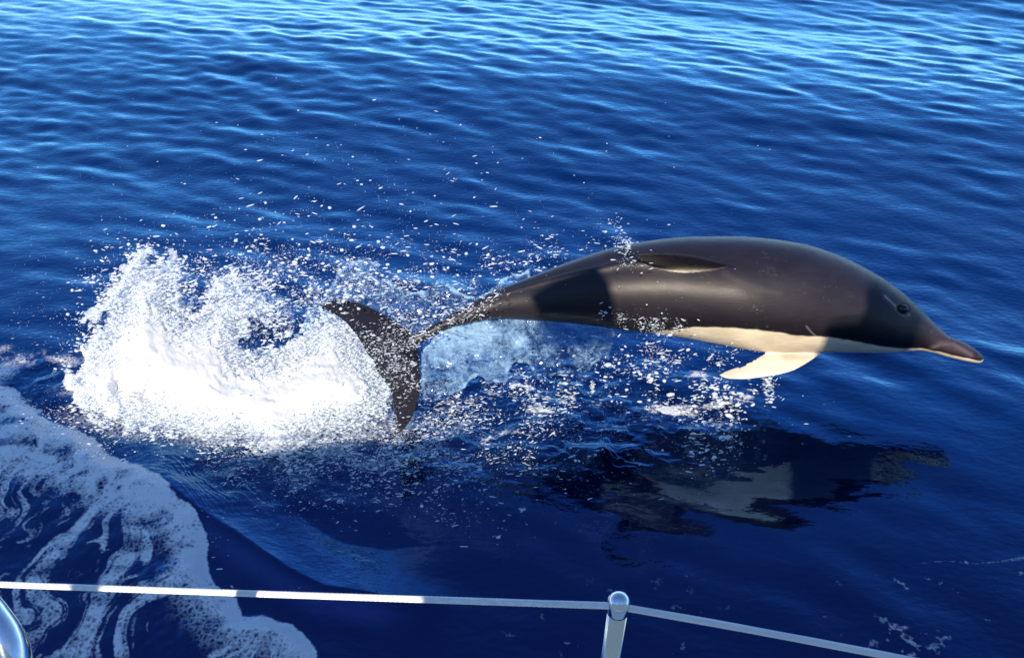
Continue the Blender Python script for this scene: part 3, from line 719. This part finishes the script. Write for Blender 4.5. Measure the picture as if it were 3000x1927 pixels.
    out.append(np.stack([gx, gy, np.minimum(splash_mid(gx, gy) - .03 - .19*np.sqrt(np.clip(gs, 0, 150)/150) - np.abs(rng.normal(0, .02, len(gx))), wd(gy, .01)), 1.0 + 3.0*rng.random(len(gx))**3])); print('grain', len(gx))
    # granular fringe of the white mass
    e = np.array(SPL + SPL[:1], float); L = np.linalg.norm(np.diff(e, axis=0), axis=1); n = 15000
    k = rng.choice(len(L), n, p=L/L.sum()); t = rng.random(n); q = e[k] + (e[k+1]-e[k])*t[:, None]
    off = np.abs(rng.normal(0, 1, (n, 1))) * rng.choice([14, 30, 55], (n, 1), p=[.5, .35, .15]); a = rng.uniform(0, 2*math.pi, (n, 1))
    q = q + off*np.c_[np.cos(a), np.sin(a)*.8]
    kp = (fbm(q[:, 0]/40, q[:, 1]/40, 0*q[:, 0], 3, 17) > .43); q = q[kp]
    out.append(np.stack([q[:, 0], q[:, 1], np.minimum(splash_mid(q[:, 0], q[:, 1]) + rng.normal(-.03, .09, len(q)), wd(q[:, 1], .01)), 1.2 + 4.2*rng.random(len(q))**3]))
    A = np.concatenate(out, 1)
    v, f = drops(A[0], A[1], A[2], A[3], 5)
    o = mesh_obj('spray', v, f, DROP); print('drops', A.shape)
    tag(o, 'fine spray and flying drops of water around the leaping dolphin', 'spray', kind='stuff')
build_drops()

# ------------------------------------------------------------------ water sheets
def sheet(name, poly, dfun, step, rim, dens, label, amp=.02, seed=1, nscale=26, wob=30):
    xs = np.arange(min(p[0] for p in poly)-16, max(p[0] for p in poly)+17, step); ys = np.arange(min(p[1] for p in poly)-16, max(p[1] for p in poly)+17, step)
    X, Y = np.meshgrid(xs, ys, indexing='ij'); s = sdf(X, Y, poly) + (fbm(X/34, Y/34, 0*X, 5, seed, .6)-.5)*wob
    D = dfun(X, Y) + (fbm(X/nscale/2, Y/nscale/2, 0*X, 4, seed+5)-.5)*amp*4
    dn = np.clip(dens(X, Y) * sstep(-1, 8, s) + rim * np.exp(-((s-5)/4)**2) * sstep(.35, .6, fbm(X/20, Y/20, 0*X, 3, seed+9)), 0, 1) 
    P = np.stack(W(X, Y, D).reshape(-1, 3), 0); q = grid_faces(len(xs), len(ys))
    keep = (s.ravel()[q] > -3).all(1); q = q[keep]
    used = np.unique(q); rm = np.full(len(P), -1); rm[used] = np.arange(len(used))
    # give the sheet its own thickness
    n = len(used); F1 = rm[q]; back = P[used] + FW * (.004 + .012*np.clip(s.ravel()[used]/20, 0, 1))[:, None]
    V = np.concatenate([P[used], back]); FF = np.concatenate([F1[:, ::-1], F1 + n])
    dd = np.tile(dn.ravel()[used], 2)
    o = mesh_obj(name, V, FF, SHEET, attrs={'dens': dd}); tag(o, label, 'splash', kind='stuff')
DOME = [(885, 1000), (890, 930), (925, 880), (960, 845), (985, 805), (1012, 775), (1040, 756), (1065, 752), (1085, 765), (1112, 773), (1092, 790), (1100, 812), (1130, 822), (1165, 842), (1200, 857), (1235, 858), (1262, 842), (1285, 820), (1312, 822), (1335, 850), (1372, 868), (1420, 858),
        (1500, 800), (1550, 790), (1560, 830), (1440, 880), (1330, 930), (1240, 985), (1150, 990), (1000, 1000)]
sheet('water_veil', DOME, lambda x, y: np.minimum(3.72 - .0006*np.abs(x-1050), wd(y) + 0*x - .05) , 5, .8, lambda x, y: .07 + .14*fbm(x/50, y/50, 0*x, 3, 3) + .15*np.exp(-((x-1045)/22)**2 - ((y-800)/60)**2), 'thin light blue veil of water lifted behind the dolphin flukes', .012, 4)
CURT = [(1236, 1020), (1262, 990), (1310, 960), (1400, 938), (1500, 925), (1600, 925), (1720, 945), (1806, 962), (1803, 1000), (1785, 1050), (1762, 1050), (1738, 1070), (1728, 1118), (1700, 1122), (1682, 1095), (1640, 1092), (1598, 1102), (1570, 1120),
        (1562, 1085), (1545, 1065), (1512, 1066), (1492, 1085), (1478, 1122), (1430, 1125), (1400, 1100), (1350, 1140), (1300, 1160), (1262, 1190), (1238, 1190), (1232, 1100)]
sheet('falling_curtain', CURT, lambda x, y: 3.40 - (y-940)*.0009, 4, .40, lambda x, y: np.clip(.10 + .75*np.exp(-((x-1310)/140)**2 - ((y-975)/45)**2) + .34*np.exp(-((x-1420)/230)**2) + .75*(fbm(x/45, y/60, 0*x, 4, 91)-.5) - .10*sstep(1000, 1120, y) , 0, 1), 'blue white curtain of aerated water falling under the dolphin tail stock', .02, 14)
print('done')
